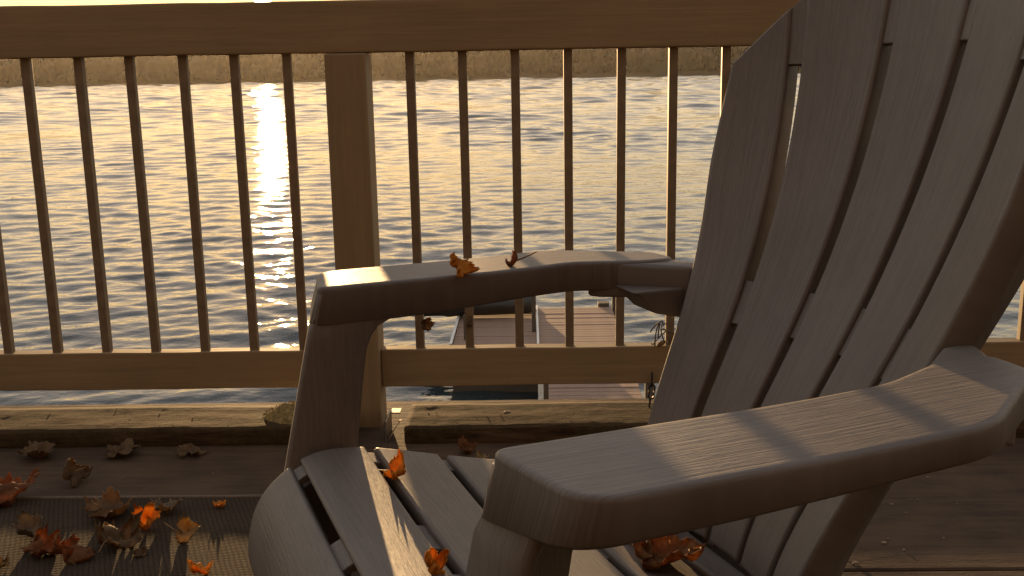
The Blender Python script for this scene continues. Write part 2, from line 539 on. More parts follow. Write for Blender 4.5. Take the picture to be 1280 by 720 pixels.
# ------------------------------------------------------------------ railing
D = 2.292
PITCHB = .1143
rail = empty('deck_railing', (-.393, D, 0))
tag(rail, 'brown wooden deck railing with slim upright pickets above the lake', 'railing')
def rlink(name, me, mat):
    o = link(name, me, mat, rail)
    o.matrix_parent_inverse = Matrix.Translation((.393, -D, 0))
    return o
POSTS = [-.393 - 1.83 * 2 + .0, -.393 - 1.83, -.393, 1.445, 3.28]
TOP0, TOP1, BOT0, BOT1 = .839, .9492, .0885, .1765
for a, b in zip(POSTS, POSTS[1:]):
    x0, x1 = a + .0455, b - .0455
    rlink('bottom_rail', box_mesh('bottom_rail', x0, x1, D - .019, D + .019, BOT0, BOT1, .003, cuts=24, jitter=.0022, seed=int(a * 7)), 'rail_wood')
rlink('top_rail', box_mesh('top_rail', POSTS[0] - .3, POSTS[-1] + .3, D - .022, D + .018, TOP0, TOP1, .005, cuts=90, jitter=.002, seed=8, seg=3), 'rail_wood')
for px in POSTS:
    rlink('post', box_mesh('post', px - .0445, px + .0445, D - .0449, D + .0446, -.3, TOP0 - .0015, .004, cuts=10, jitter=.001, seed=int(px * 3)), 'post_wood')
    rlink('post_top', box_mesh('post_top', px - .0445, px + .0445, D + .0195, D + .0446, TOP0 - .001, TOP1 - .004, .003), 'post_wood')
bal = box_mesh('baluster', -.0095, .0095, -.0095, .0095, BOT1 - .012, TOP0 + .012, .0022)
bal.materials.append(MATS['picket_metal'])
XL = -1.0985
xs = [XL + i * PITCHB for i in range(-4, 6)]
xs += [XL + .8403 + i * PITCHB for i in range(0, 15)]
xs += [POSTS[1] - .135 - i * PITCHB for i in range(0, 14)] + [POSTS[3] + .135 + i * PITCHB for i in range(0, 14)]
rj = random.Random(5)
for x in xs:
    o = rlink('baluster', bal, None)
    o.location = (x, D + rj.uniform(-.001, .001), 0)
    o.rotation_euler = (rj.uniform(-.0015, .0015), rj.uniform(-.002, .002), rj.uniform(-.05, .05))

# kerb timbers along the deck edge
def kerb(name, x0, x1, label, seed):
    bm = bmesh.new()
    NX = int((x1 - x0) / .012)
    prof = [(2.136, 0.0005), (2.1335, .034), (2.139, .0385)] + [(2.139 + .155 * i / 12, .039) for i in range(1, 12)] + [(2.2945, .0385), (2.299, .034), (2.299, .0005)]
    g = []
    for i in range(NX + 1):
        x = x0 + (x1 - x0) * i / NX
        row = []
        for y, z in prof:
            q = Vector((x * 9, y * 22, seed))
            d = .0016 * noise.noise(q) + .0009 * noise.noise(q * 4)
            if z > .03:
                z2 = z + d + .003 * noise.noise(Vector((x * 2.2, y * 5, seed + 9)))
            else: z2 = z
            y2 = y + (.004 * noise.noise(Vector((x * 3.1, 2, seed))) + .0018 * noise.noise(Vector((x * 26, z * 40, seed))))
            row.append(bm.verts.new((x, y2, z2)))
        g.append(row)
    for a, b in zip(g, g[1:]):
        for j in range(len(prof) - 1):
            bm.faces.new((a[j], b[j], b[j + 1], a[j + 1]))
    bm.faces.new(g[0]); bm.faces.new(g[-1])
    o = link(name, bm_mesh(bm, name, True), 'weathered_timber')
    return tag(o, label, 'timber', 'edge timbers along the deck')
kerb('edge_timber', -4.5, -.452, 'weathered edge timber under the railing with a heap of moss on its end', 1)
kerb('edge_timber', -.283, 4.5, 'weathered edge timber under the railing with a small metal angle at its end', 2)

# moss heap on the left timber's end
def moss():
    bm = bmesh.new()
    N = 40
    g = []
    for i in range(N + 1):
        for j in range(N + 1):
            a, b = i / N * 2 - 1, j / N * 2 - 1
            x = -.512 + a * .105; y = 2.225 + b * .075
            r_ = math.hypot(a, b)
            q = Vector((x * 30, y * 30, 3))
            h = max(0, 1 - r_ ** 2) ** .8 * .034 * (1 + .5 * noise.noise(q)) + .006 * noise.noise(q * 4) * max(0, 1 - r_)
            g.append(bm.verts.new((x + .02 * noise.noise(q * .5), y, .034 + h)))
    for i in range(N):
        for j in range(N):
            k = i * (N + 1) + j
            bm.faces.new((g[k], g[k + N + 1], g[k + N + 2], g[k + 1]))
    rr = random.Random(8)
    for k in range(900):
        a, b = rr.uniform(-1, 1), rr.uniform(-1, 1)
        if a * a + b * b > 1: continue
        p = Vector((-.512 + a * .105, 2.225 + b * .075, .036 + max(0, 1 - a * a - b * b) ** .8 * .033))
        d = Vector((rr.uniform(-1, 1), rr.uniform(-1, 1), rr.uniform(.3, 1.2))).normalized() * rr.uniform(.004, .010)
        w = Vector((rr.uniform(-1, 1), rr.uniform(-1, 1), 0)).normalized() * .0012
        bm.faces.new([bm.verts.new(c) for c in (p - w, p + w, p + d)])
    me = bpy.data.meshes.new('moss'); bm.to_mesh(me); bm.free()
    o = link('moss_heap', me, 'moss')
    tag(o, 'heap of moss coloured sunlit gold on the edge timber beside the railing post', 'moss', kind='stuff')
moss()

# small metal angle at the foot of the post
br = empty('metal_bracket', (-.322, 2.19, .002))
tag(br, 'small galvanised metal angle at the foot of the railing post', 'bracket')
link('plate', box_mesh('plate', -.004, -.001, -.045, .045, 0, .047, .0008, seg=1), 'bracket_metal', br)
link('plate', box_mesh('plate', -.0005, .022, .018, .050, .043, .046, .0008, seg=1), 'bracket_metal', br)
bmx = bmesh.new()
vs = [bmx.verts.new(c) for c in ((.0, -.046, .001), (.030, -.03, .044), (.026, -.03, .044), (-.001, -.043, .001), (.0, -.040, .001), (.030, -.024, .044), (.026, -.024, .044), (-.001, -.037, .001))]
for f in ((0, 1, 2, 3), (4, 5, 6, 7), (0, 1, 5, 4), (1, 2, 6, 5), (2, 3, 7, 6), (3, 0, 4, 7)):
    bmx.faces.new([vs[i] for i in f])
link('strut', bm_mesh(bmx, 'strut'), 'bracket_metal', br)

# ------------------------------------------------------------------ rug
rug = empty('outdoor_rug', (-1.2, .6, 0)); tag(rug, 'woven brown outdoor rug under the chair, scattered with leaves', 'rug')
def rug_mesh():
    bm = bmesh.new()
    x0, x1, y0, y1 = -1.5, 1.30, -1.4, 1.246
    NX, NY = 120, 100
    g = []
    for i in range(NX + 1):
        for j in range(NY + 1):
            x = x0 + (x1 - x0) * i / NX; y = y0 + (y1 - y0) * j / NY
            if j == NY: y += .004 * noise.noise(Vector((x * 3, 0, 1)))
            g.append(bm.verts.new((x, y, .0055 + .0022 * noise.noise(Vector((x * 4, y * 4, 0))) + .0008 * noise.noise(Vector((x * 16, y * 16, 0))))))
    for i in range(NX):
        for j in range(NY):
            k = i * (NY + 1) + j
            bm.faces.new((g[k], g[k + NY + 1], g[k + NY + 2], g[k + 1]))
    return bm_mesh(bm, 'weave', True)
link('weave', rug_mesh(), 'woven_rug', rug)
pts = [(-1.5 + i * .02, 1.2465 + .004 * noise.noise(Vector(((-1.5 + i * .02) * 3, 0, 1))), .0052 + .0022 * noise.noise(Vector(((-1.5 + i * .02) * 4, 1.246 * 4, 0)))) for i in range(141)]
link('binding', tube_mesh('binding', pts, .0042, 8), 'binding', rug)

# ------------------------------------------------------------------ Adirondack chair
# chair axes: x = sideways (towards the camera), y = towards the back, z = up; lengths fitted to the photograph
HW = .2747
CH = (-.1330, .8727, 0.0)
CROT = math.atan2(-.92305, .38466)
H0 = CAM_H
chair = empty('adirondack_chair', CH, CROT)
tag(chair, 'grey-brown moulded plastic garden armchair with slatted fan back and wide arms', 'chair')
P = 'grained_plastic'
ZC = [-.52, -.5, -.45, -.4, -.35, -.3, -.25, -.2, -.15, -.1, -.05, 0, .1, .2]
VC = [.352, .356, .371, .396, .425, .456, .485, .510, .532, .551, .567, .581, .603, .62]
_z = np.array(ZC); _v = np.array(VC)
_zz = np.linspace(-.52, .2, 145); _vv = np.interp(_zz, _z, _v)
ker = np.ones(13) / 13
_vs = np.convolve(np.pad(_vv, 6, mode='reflect', reflect_type='odd'), ker, 'valid')
def vc(z): return float(np.interp(z, _zz, _vs))
def Wl(z): return .2065 + .22 * (z + .2)
def Wedge(z):
    a = Wl(z); m = .2315
    return a if a < m - .012 else m - .012 * math.exp(-(a - m + .012) / .012)
def ztop(u): return .165 - 3.05 * u * u
def back_pt(u, z, off=0.0):
    return (u, vc(z) - 1.45 * u * u + off, H0 + z)
def back_strip(name, fa, fb, z0, z1, th, r, off=0.0, nt_=40, edge=(False, False), ns=4):
    def u_at(f, z, is_edge):
        sgn = 1 if f > 0 else -1
        return sgn * Wedge(z) if is_edge else f * Wl(z)
    def func(s, t):
        # s runs from the +x side to the -x side so that the surface normal points forward (-y)
        def zend(q):
            if z1 is not None: return z1
            ff = fa + (fb - fa) * q
            z = .1
            for _ in range(12):
                a, b = u_at(fa, z, edge[0]), u_at(fb, z, edge[1])
                z = .5 * z + .5 * ztop(a + (b - a) * q)
            return z
        ze = zend(s)
        z = z0 + (ze - z0) * t
        a, b = u_at(fa, z, edge[0]), u_at(fb, z, edge[1])
        return back_pt(a + (b - a) * s, z, off)
    zl = (z1 if z1 is not None else .1) - z0
    return slab(name, func, ns, nt_, th, r, abs(fb - fa) * .21, zl, None)
FR = [(-1.0, -.67, (True, False)), (-.61, -.235, (False, False)), (-.18, .18, (False, False)), (.235, .61, (False, False)), (.67, 1.0, (False, True))]
for a, b, e in FR:
    link('back_slat', back_strip('back_slat', a, b, -.50, None, .028, .0035, 0, 46, e, 6), P, chair)
for a, b in ((-.685, -.595), (-.25, -.165), (.165, .25), (.595, .685)):
    f0 = a; f1 = b
    top = .002 if abs(a + b) > .9 else .022
    def zt(f): return ztop(f * .245) - .005
    for z0, z1, of in ((-.505, -.445, .0065), (-.289, -.242, .0065), (top, None, .0035)):
        link('bridge', back_strip('bridge', f0, f1, z0, z1, .010, .001, of, 10, (False, False), 2), P, chair)
# side flanges of the back: the shell's edge, turned backwards
for sg in (-1, 1):
    bm = bmesh.new()
    uvl = bm.loops.layers.uv.new('UVMap')
    zs = [-.52 + i * (.512 / 44) for i in range(45)]
    rows = []
    for z in zs:
        w = Wedge(z) - .0015
        dep = interp(z, [-.52, -.35, -.25, -.15, 0.0, .02], [.035, .03, .035, .05, .05, .048])
        y0 = vc(z) - 1.45 * w * w + .006
        flare = interp(z, [-.35, -.27, -.22, -.1], [.012, .012, .010, .006])
        rows.append([(sg * w, y0, H0 + z), (sg * (w + .004), y0 + .008, H0 + z), (sg * (w + flare), y0 + dep, H0 + z), (sg * (w + flare - .006), y0 + dep, H0 + z), (sg * (w - .006), y0 + .010, H0 + z)])
    vr = [[bm.verts.new(c) for c in r_] for r_ in rows]
    for i, (a, b) in enumerate(zip(vr, vr[1:])):
        for k in range(5):
            f = bm.faces.new((a[k], a[(k + 1) % 5], b[(k + 1) % 5], b[k]))
            for lp in f.loops:
                lp[uvl].uv = (lp.vert.co.y, lp.vert.co.z)
    bm.faces.new(vr[0]); bm.faces.new(vr[-1])
    link('side_flange', bm_mesh(bm, 'side_flange', True), P, chair)
# cross ribs behind the back
for z in (.062, -.266):
    def func(s, t, z=z):
        u = (.155 if z > 0 else Wedge(z) - .01) * (1 - 2 * t); zz = z + .02 - .04 * s
        return (u, vc(zz) - 1.45 * u * u + .0295, H0 + zz)
    link('rear_rib', slab('rear_rib', lambda s, t, z=z: func(s, t, z), 2, 20, -.014, .001, .06, .4), P, chair)

# seat
SV = [-.098, -.101, -.100, -.092, -.077, -.051, -.04, -.012, .038, .08, .127, .19, .28, .36]
SZ = [-.545, -.53, -.515, -.478, -.452, -.432, -.424, -.4155, -.419, -.430, -.443, -.459, -.479, -.495]
_arc = [0.0]
for i in range(1, len(SV)):
    _arc.append(_arc[-1] + math.hypot(SV[i] - SV[i - 1], SZ[i] - SZ[i - 1]))
_aa = np.linspace(0, _arc[-1], 240)
def _sm(y):
    yy = np.interp(_aa, _arc, y)
    k = np.ones(15) / 15
    return np.convolve(np.pad(yy, 7, mode='reflect', reflect_type='odd'), k, 'valid')
_sv, _sz = _sm(SV), _sm(SZ)
def seat_pt(a, u, off=0.0):
    v = float(np.interp(a, _aa, _sv)); z = float(np.interp(a, _aa, _sz))
    e = .002
    dv = float(np.interp(a + e, _aa, _sv) - np.interp(a - e, _aa, _sv)); dz = float(np.interp(a + e, _aa, _sz) - np.interp(a - e, _aa, _sz))
    n = math.hypot(dv, dz) or 1
    # slight dish across the seat
    dish = -.007 * (1 - (u / .256) ** 2)
    return (u, v + (-dz / n) * off, H0 + z + dish * min(1, max(0, (v + .1) / .12)) + (dv / n) * off)
def a_of(v):       # arc length at a given v on the upper part
    m = np.argmin(_sv)
    return float(np.interp(v, _sv[m:], _aa[m:]))
SEATW = .256
cuts_v = [(None, -.048), (-.0365, .039), (.0515, .127), (.139, .215), (.227, .300), (.312, .352)]
for k, (v0, v1) in enumerate(cuts_v):
    a0 = 0.004 if v0 is None else a_of(v0); a1 = a_of(v1)
    def func(s, t, a0=a0, a1=a1):
        return seat_pt(a0 + (a1 - a0) * s, SEATW - 2 * SEATW * t)
    # normal: s x t must point up
    me = slab('seat_slat', func, 12 if k == 0 else 6, 36, .018, .0035, a1 - a0, 2 * SEATW)
    link('seat_slat', me, P, chair)
for (v0, v1) in [(-.050, -.034), (.037, .0535), (.125, .141), (.213, .229), (.298, .314)]:
    a0, a1 = a_of(v0), a_of(v1)
    for u0, u1 in ((-.2555, -.226), (-.058, -.003), (.052, .107), (.226, .2555)):
        me = slab('bridge', lambda s, t, a0=a0, a1=a1, u0=u0, u1=u1: seat_pt(a0 + (a1 - a0) * s, u1 + (u0 - u1) * t, -.0075), 2, 6, .008, .001, a1 - a0, u1 - u0)
        link('bridge', me, P, chair)

# arms
ZA = -.235
IV = [-.002, .0, .25, .30, .335, .36, .39, .46, .5]; IU = [0, 0, 0, 0, -.010, -.019, -.030, -.045, -.05]
OV = [0, .29, .31, .335, .36, .39, .432, .46]; OU = [.102, .101, .098, .090, .072, .050, .017, -.01]
RISE_V = [0, .2, .26, .31, .46]; RISE = [.001, .001, .002, .004, .004]
VEND = .447
_vg = np.linspace(-.05, .5, 276)
def _smooth(xs, ys, w):
    y = np.interp(_vg, xs, ys); k = np.ones(w) / w
    return np.convolve(np.pad(y, w // 2, mode='edge'), k, 'valid')
_iu, _ou, _rs = _smooth(IV, IU, 13), _smooth(OV, OU, 13), _smooth(RISE_V, RISE, 21)
def round_poly(pts, step=.008):
    """closed polygon with a radius at each corner -> dense outline"""
    out = []
    n = len(pts)
    for i in range(n):
        p = Vector(pts[i][:2]); a = Vector(pts[i - 1][:2]); b = Vector(pts[(i + 1) % n][:2]); r = pts[i][2]
        d0 = (a - p).normalized(); d1 = (b - p).normalized()
        ang = d0.angle(d1)
        tl = min(r / math.tan(ang / 2), (a - p).length * .49, (b - p).length * .49)
        p0, p1 = p + d0 * tl, p + d1 * tl
        m = 12
        for k in range(m + 1):
            t = k / m
            out.append((1 - t) ** 2 * p0 + 2 * t * (1 - t) * p * 1.0 + t * t * p1)
    res = []
    n = len(out)
    for i in range(n):
        a, b = out[i], out[(i + 1) % n]
        L = (b - a).length
        if L < 1e-6: continue
        k = max(1, int(L / step))
        for q in range(k): res.append(a + (b - a) * q / k)
    return res
ARM = [(-.001, -.003, .013), (.101, .017, .038), (.101, .318, .09), (.022, .437, .024), (-.034, .443, .022), (-.030, .392, .05), (0, .312, .10)]
def arm(sg):
    ol = round_poly(ARM)
    n = len(ol)
    nrm = []
    for i in range(n):
        t = (ol[(i + 1) % n] - ol[i - 1]).normalized()
        nrm.append(Vector((-t.y, t.x)))                  # pointing inwards for a counter-clockwise outline
    bm = bmesh.new(); uvl = bm.loops.layers.uv.new('UVMap')
    uv = {}
    r = .0042
    rings = []
    levels = [(.0068, 'b', 0.0), (.003, 'b', 0.0), (0, 'b', .003), (0, 't', -r - .003), (0, 't', -r)] + [(r * (1 - math.cos(R(a))), 't', -r * (1 - math.sin(R(a)))) for a in (30, 60, 90)] + [(.0068, 't', .0)]
    for ins, kind, dz in levels:
        ring = []
        for p, q in zip(ol, nrm):
            c = p + q * ins
            zt = ZA + float(np.interp(c.y, _vg, _rs))
            inner = max(0, min(1, 1 - c.x / .1))
            sk = interp(c.y, [0, .02, .12, .25, .45], [.046, .046, .044, .037, .036]) * (.68 + .32 * inner)
            lean = -.0095 * max(0, 1 - c.y / .07) if kind == 'b' else 0      # the front face leans forward towards its foot
            v = bm.verts.new((sg * (HW + c.x), c.y + lean, H0 + (zt - sk if kind == 'b' else zt) + dz))
            uv[v] = (c.x, c.y); ring.append(v)
        rings.append(ring)
    for A, B in zip(rings, rings[1:]):
        for i in range(n):
            bm.faces.new((A[i], A[(i + 1) % n], B[(i + 1) % n], B[i]))
    for ring in (rings[0], rings[-1]):
        ed = [bm.edges.get((ring[i], ring[(i + 1) % n])) for i in range(n)]
        bmesh.ops.triangle_fill(bm, use_beauty=True, edges=ed)
    for f in bm.faces:
        for lp in f.loops: lp[uvl].uv = uv[lp.vert]
    link('armrest', bm_mesh(bm, 'armrest', True), P, chair)
for sg in (-1, 1): arm(sg)
# arm mounts between arm and back, and the gusset under the arm's rear
for sg in (-1, 1):
    bm = bmesh.new()
    zt, zb = ZA + .005, ZA - .042
    pl = [(HW + .004, .335), (HW - .008, .345), (HW - .024, .372), (HW - .045, .40), (HW - .072, .437), (HW - .072, .468), (HW - .03, .445), (HW + .004, .43)]
    t_ = [bm.verts.new((sg * x, y, H0 + zt - (.006 if i in (3, 4) else .004))) for i, (x, y) in enumerate(pl)]
    b_ = [bm.verts.new((sg * x, y, H0 + zb)) for x, y in pl]
    n = len(pl)
    bm.faces.new(t_); bm.faces.new(b_)
    for i in range(n): bm.faces.new((t_[i], t_[(i + 1) % n], b_[(i + 1) % n], b_[i]))
    bmesh.ops.recalc_face_normals(bm, faces=bm.faces)
    bmesh.ops.bevel(bm, geom=list(bm.edges), offset=.004, segments=2, affect='EDGES', profile=.6)
    link('arm_mount', bm_mesh(bm, 'arm_mount', True), P, chair)
    bm = bmesh.new()
    prof = [(.360, ZA - .026), (.374, ZA - .033), (.381, ZA - .044), (.392, ZA - .055), (.439, ZA - .066), (.46, ZA - .074), (.462, ZA - .026)]
    a_ = [bm.verts.new((sg * (HW - .010), y, H0 + z)) for y, z in prof]
    b_ = [bm.verts.new((sg * (HW - .068), y, H0 + z)) for y, z in prof]
    n = len(prof)
    bm.faces.new(a_); bm.faces.new(b_)
    for i in range(n): bm.faces.new((a_[i], a_[(i + 1) % n], b_[(i + 1) % n], b_[i]))
    bmesh.ops.recalc_face_normals(bm, faces=bm.faces)
    bmesh.ops.bevel(bm, geom=list(bm.edges), offset=.003, segments=2, affect='EDGES', profile=.6)
    link('gusset', bm_mesh(bm, 'gusset'), P, chair)
# front legs: L section, front flange and inner panel, leaning forward
for sg in (-1, 1):
    bm = bmesh.new(); uvl = bm.loops.layers.uv.new('UVMap')
    rows = []
    for z in [ZA - .0075, ZA - .02, ZA - .03, ZA - .04, ZA - .05, ZA - .06, ZA - .075, ZA - .095, -.36, -.42, -.5, -.6, -.7, -.7945]:
        d = ZA - z
        vf = -.0022 - .225 * d
        vb = interp(z, [-.7945, -.424, -.345, ZA - .075, ZA - .06, ZA - .05, ZA - .04, ZA], [.0, .036, .046, .052, .058, .066, .085, .09])
        fl = interp(z, [-.7945, -.42, ZA - .04, ZA], [.05, .054, .060, .070])
        s0 = .0
        sec = [(0, vf + .004), (.004, vf), (fl - .006, vf + .010 * (fl / .06)), (fl, vf + .016), (fl - .003, vf + .022), (.018, vf + .018), (.013, vf + .024), (.011, vb), (.001, vb), (0, vb - .003)]
        rows.append([(bm.verts.new((sg * (HW + u + (-.0006 if d > .045 else .0008)), v + (-.0004 if d > .045 else .0025), H0 + z)), (u + v, z)) for u, v in sec])
    m = len(rows[0])
    for A, B in zip(rows, rows[1:]):
        for i in range(m):
            q = (A[i], A[(i + 1) % m], B[(i + 1) % m], B[i])
            f = bm.faces.new([x[0] for x in q])
            for lp, x in zip(f.loops, q): lp[uvl].uv = x[1]
    bm.faces.new([x[0] for x in rows[0]]); bm.faces.new([x[0] for x in rows[-1]])
    link('front_leg', bm_mesh(bm, 'front_leg', True), P, chair)
    # side rail running from the front leg down to the rear foot
    bm = bmesh.new()
    rows = []
    for t in [i / 16 for i in range(17)]:
        v = -.075 + t * .735
        zt = interp(v, [-.075, 0, .19, .36, .50, .66], [-.475, -.437, -.480, -.515, -.62, -.735])
        zb = interp(v, [-.075, 0, .19, .36, .50, .66], [-.545, -.52, -.565, -.62, -.715, -.7945])
        x0, x1 = SEATW - .012, HW + .001
        rows.append([bm.verts.new((sg * x, v, H0 + z)) for x, z in ((x0, zt), (x1, zt), (x1, zb), (x0, zb))])
    for A, B in zip(rows, rows[1:]):
        for i in range(4): bm.faces.new((A[i], A[(i + 1) % 4], B[(i + 1) % 4], B[i]))
    bm.faces.new(rows[0]); bm.faces.new(rows[-1])
    link('side_rail', bm_mesh(bm, 'side_rail'), P, chair)
def bar(name, x0, x1, y0, y1, z0, z1):
    link(name, box_mesh(name, x0, x1, y0, y1, H0 + z0, H0 + z1, .004), P, chair)
bar('cross_bar', -SEATW + .006, SEATW - .006, .365, .405, -.575, -.492)
bar('cross_bar', -SEATW + .006, SEATW - .006, .60, .625, -.765, -.72)

# ------------------------------------------------------------------ dock, its posts, the boat on it
dock = empty('wooden_dock', (.7, 12.0, DOCK_Z))
tag(dock, 'reddish wooden dock of narrow cross planks with a side platform, on the lake', 'dock')
def dlink(name, me, mat):
    o = link(name, me, mat, dock); o.matrix_parent_inverse = Matrix.Translation((-.7, -12.0, -DOCK_Z)); return o
pm1 = box_mesh('plank', -.60, .60, -.068, .068, -.04, 0, .005, seg=1); pm1.materials.append(MATS['dock_plank'])
pm2 = box_mesh('plank', -.615, .615, -.068, .068, -.04, 0, .005, seg=1); pm2.materials.append(MATS['dock_plank'])
y = 4.6
rk = random.Random(2)
while y < 16.45:
    o = dlink('plank', pm1, None); o.location = (.695 + rk.uniform(-.006, .006), y, DOCK_Z + rk.uniform(-.004, .004)); o.rotation_euler = (0, 0, rk.uniform(-.003, .003))
    y += .1455
y = 14.35
while y < 16.35:
    o = dlink('plank', pm2, None); o.location = (-.535 + rk.uniform(-.006, .006), y, DOCK_Z - .02 + rk.uniform(-.004, .004)); o.rotation_euler = (0, 0, rk.uniform(-.003, .003))
    y += .1455
for x in (.14, 1.25):
    dlink('stringer', box_mesh('stringer', x - .03, x + .03, 4.55, 16.5, DOCK_Z - .28, DOCK_Z - .046, .004), 'dock_timber')
dlink('fascia', box_mesh('fascia', -1.15, .105, 14.16, 14.215, WATER_Z - .3, DOCK_Z - .01, .004), 'dock_timber')
dlink('fascia', box_mesh('fascia', -1.19, -1.155, 14.22, 16.42, DOCK_Z - .62, DOCK_Z - .006, .006), 'dock_plank')
dlink('edge_trim', box_mesh('edge_trim', -1.19, -1.152, 14.22, 16.42, DOCK_Z - .005, DOCK_Z + .012, .004), 'white_paint')  # white for the left edge catching the sun, light put into its colour
dlink('stringer', box_mesh('stringer', -.6, -.54, 14.28, 16.4, DOCK_Z - .28, DOCK_Z - .07, .004), 'dock_timber')
dlink('edge_trim', box_mesh('edge_trim', .06, .092, 7.0, 16.5, DOCK_Z - .06, DOCK_Z + .035, .004), 'white_paint')
for (x, y, w, h) in ((.125, 11.45, .05, .62), (1.345, 11.5, .05, .45), (1.36, 16.55, .05, .42), (.02, 15.0, .03, 1.0), (1.17, 16.6, .09, .05), (-.98, 14.55, .022, .35), (1.345, 7.6, .05, .45)):
    z0 = WATER_Z - .8
    dlink('piling', box_mesh('piling', x - w, x + w, y - w, y + w, z0, DOCK_Z + h, .008), 'dock_timber')
dlink('corner_post', box_mesh('corner_post', .055, .115, 11.30, 11.36, DOCK_Z - .5, DOCK_Z + .42, .006), 'white_paint')

# dark covered boat laid across the platform's far end
def boat():
    bt = empty('covered_boat', (-.75, 16.15, DOCK_Z)); tag(bt, 'dark covered boat lying across the far end of the dock platform', 'boat')
    bm = bmesh.new()
    rows = []
    for i in range(25):
        q = i / 24
        x = -1.05 + q * 1.86
        wd = .42 * (math.sin(math.pi * min(1, max(0.02, q * .9 + .08))) ** .5) * (.55 + .45 * min(1, q * 3))
        zb = .015 + .10 * max(0, .25 - q) ** .5 * 1.4 - (.10 if q < .35 else .0) * (1 - q / .35) * 1.2
        zt = .42 + .10 * math.sin(q * 5.0 + .3)
        rows.append([bm.verts.new((x, y_ * wd, z)) for y_, z in ((-.55, zb), (-1, zb + .14), (-1.02, zb + .22), (-.7, zt - .04), (0, zt), (.7, zt - .04), (1.02, zb + .22), (1, zb + .14), (.55, zb))])
    m = len(rows[0])
    for A, B in zip(rows, rows[1:]):
        for i in range(m): bm.faces.new((A[i], A[(i + 1) % m], B[(i + 1) % m], B[i]))
    bm.faces.new(rows[0]); bm.faces.new(rows[-1])
    link('cover', bm_mesh(bm, 'cover', True), 'dark_cover', bt)
    pts = [(-.98 + q * .175, -.40 * (math.sin(math.pi * min(1, q / 10 * .9 + .08)) ** .5) * (.55 + .45 * min(1, q / 10 * 3)) * 1.04, .20) for q in range(11)]
    link('rub_rail', tube_mesh('rub_rail', pts, .012, 6), 'dark_cover', bt)
boat()

# ------------------------------------------------------------------ chain and dry vine on the railing
chain = empty('hanging_chain', (.270, 2.262, .09)); tag(chain, 'short rusty chain hanging from the bottom rail beside the chair back', 'chain')
def link_mesh(l, w, r):
    pts = []
    for i in range(20):
        a = 2 * math.pi * i / 20
        pts.append((w * math.cos(a), 0, (l - w) * (1 if math.sin(a) > 0 else -1) * (1 if abs(math.sin(a)) > .05 else 0) + w * math.sin(a)))
    return tube_mesh('chain_link', pts, r, 6, True)
lm_ = link_mesh(.0165, .0068, .0022); lm_.materials.append(MATS['chain_metal'])
zq = .012
for i in range(4):
    o = link('chain_link', lm_, None, chain)
    o.location = (-.0022 * i + (.002 if i % 2 else 0), -.002, zq); o.rotation_euler = (0, .08 * i, R(78) if i % 2 == 0 else R(14))
    zq -= .0285
vine = empty('dry_vine', (.29, 2.265, .176)); tag(vine, 'tangle of dry vine wound on a picket beside the chair back', 'vine')
rv = random.Random(11)
for k in range(5):
    a0 = rv.uniform(0, 6.28)
    pts = [(.010 * math.cos(a0 + t * (3 + k)) * (1 - t * .2) - .028 * t * (k % 2) + .006 * k - .004, -.004 + .012 * math.sin(a0 + t * (3 + k)), .004 + .062 * abs(math.sin(t * 2.2 + k * .35)) * (1 - .1 * k)) for t in [i / 14 for i in range(15)]]
    link('stem', tube_mesh('stem', pts, .0016, 6), 'vine', vine)
link('leaf', tube_mesh('leaf', [(-.01, -.012, .004), (-.004, -.014, .012), (.004, -.013, .016), (.01, -.01, .018)], [.001, .006, .005, .001], 6), 'leaf_brown', vine)

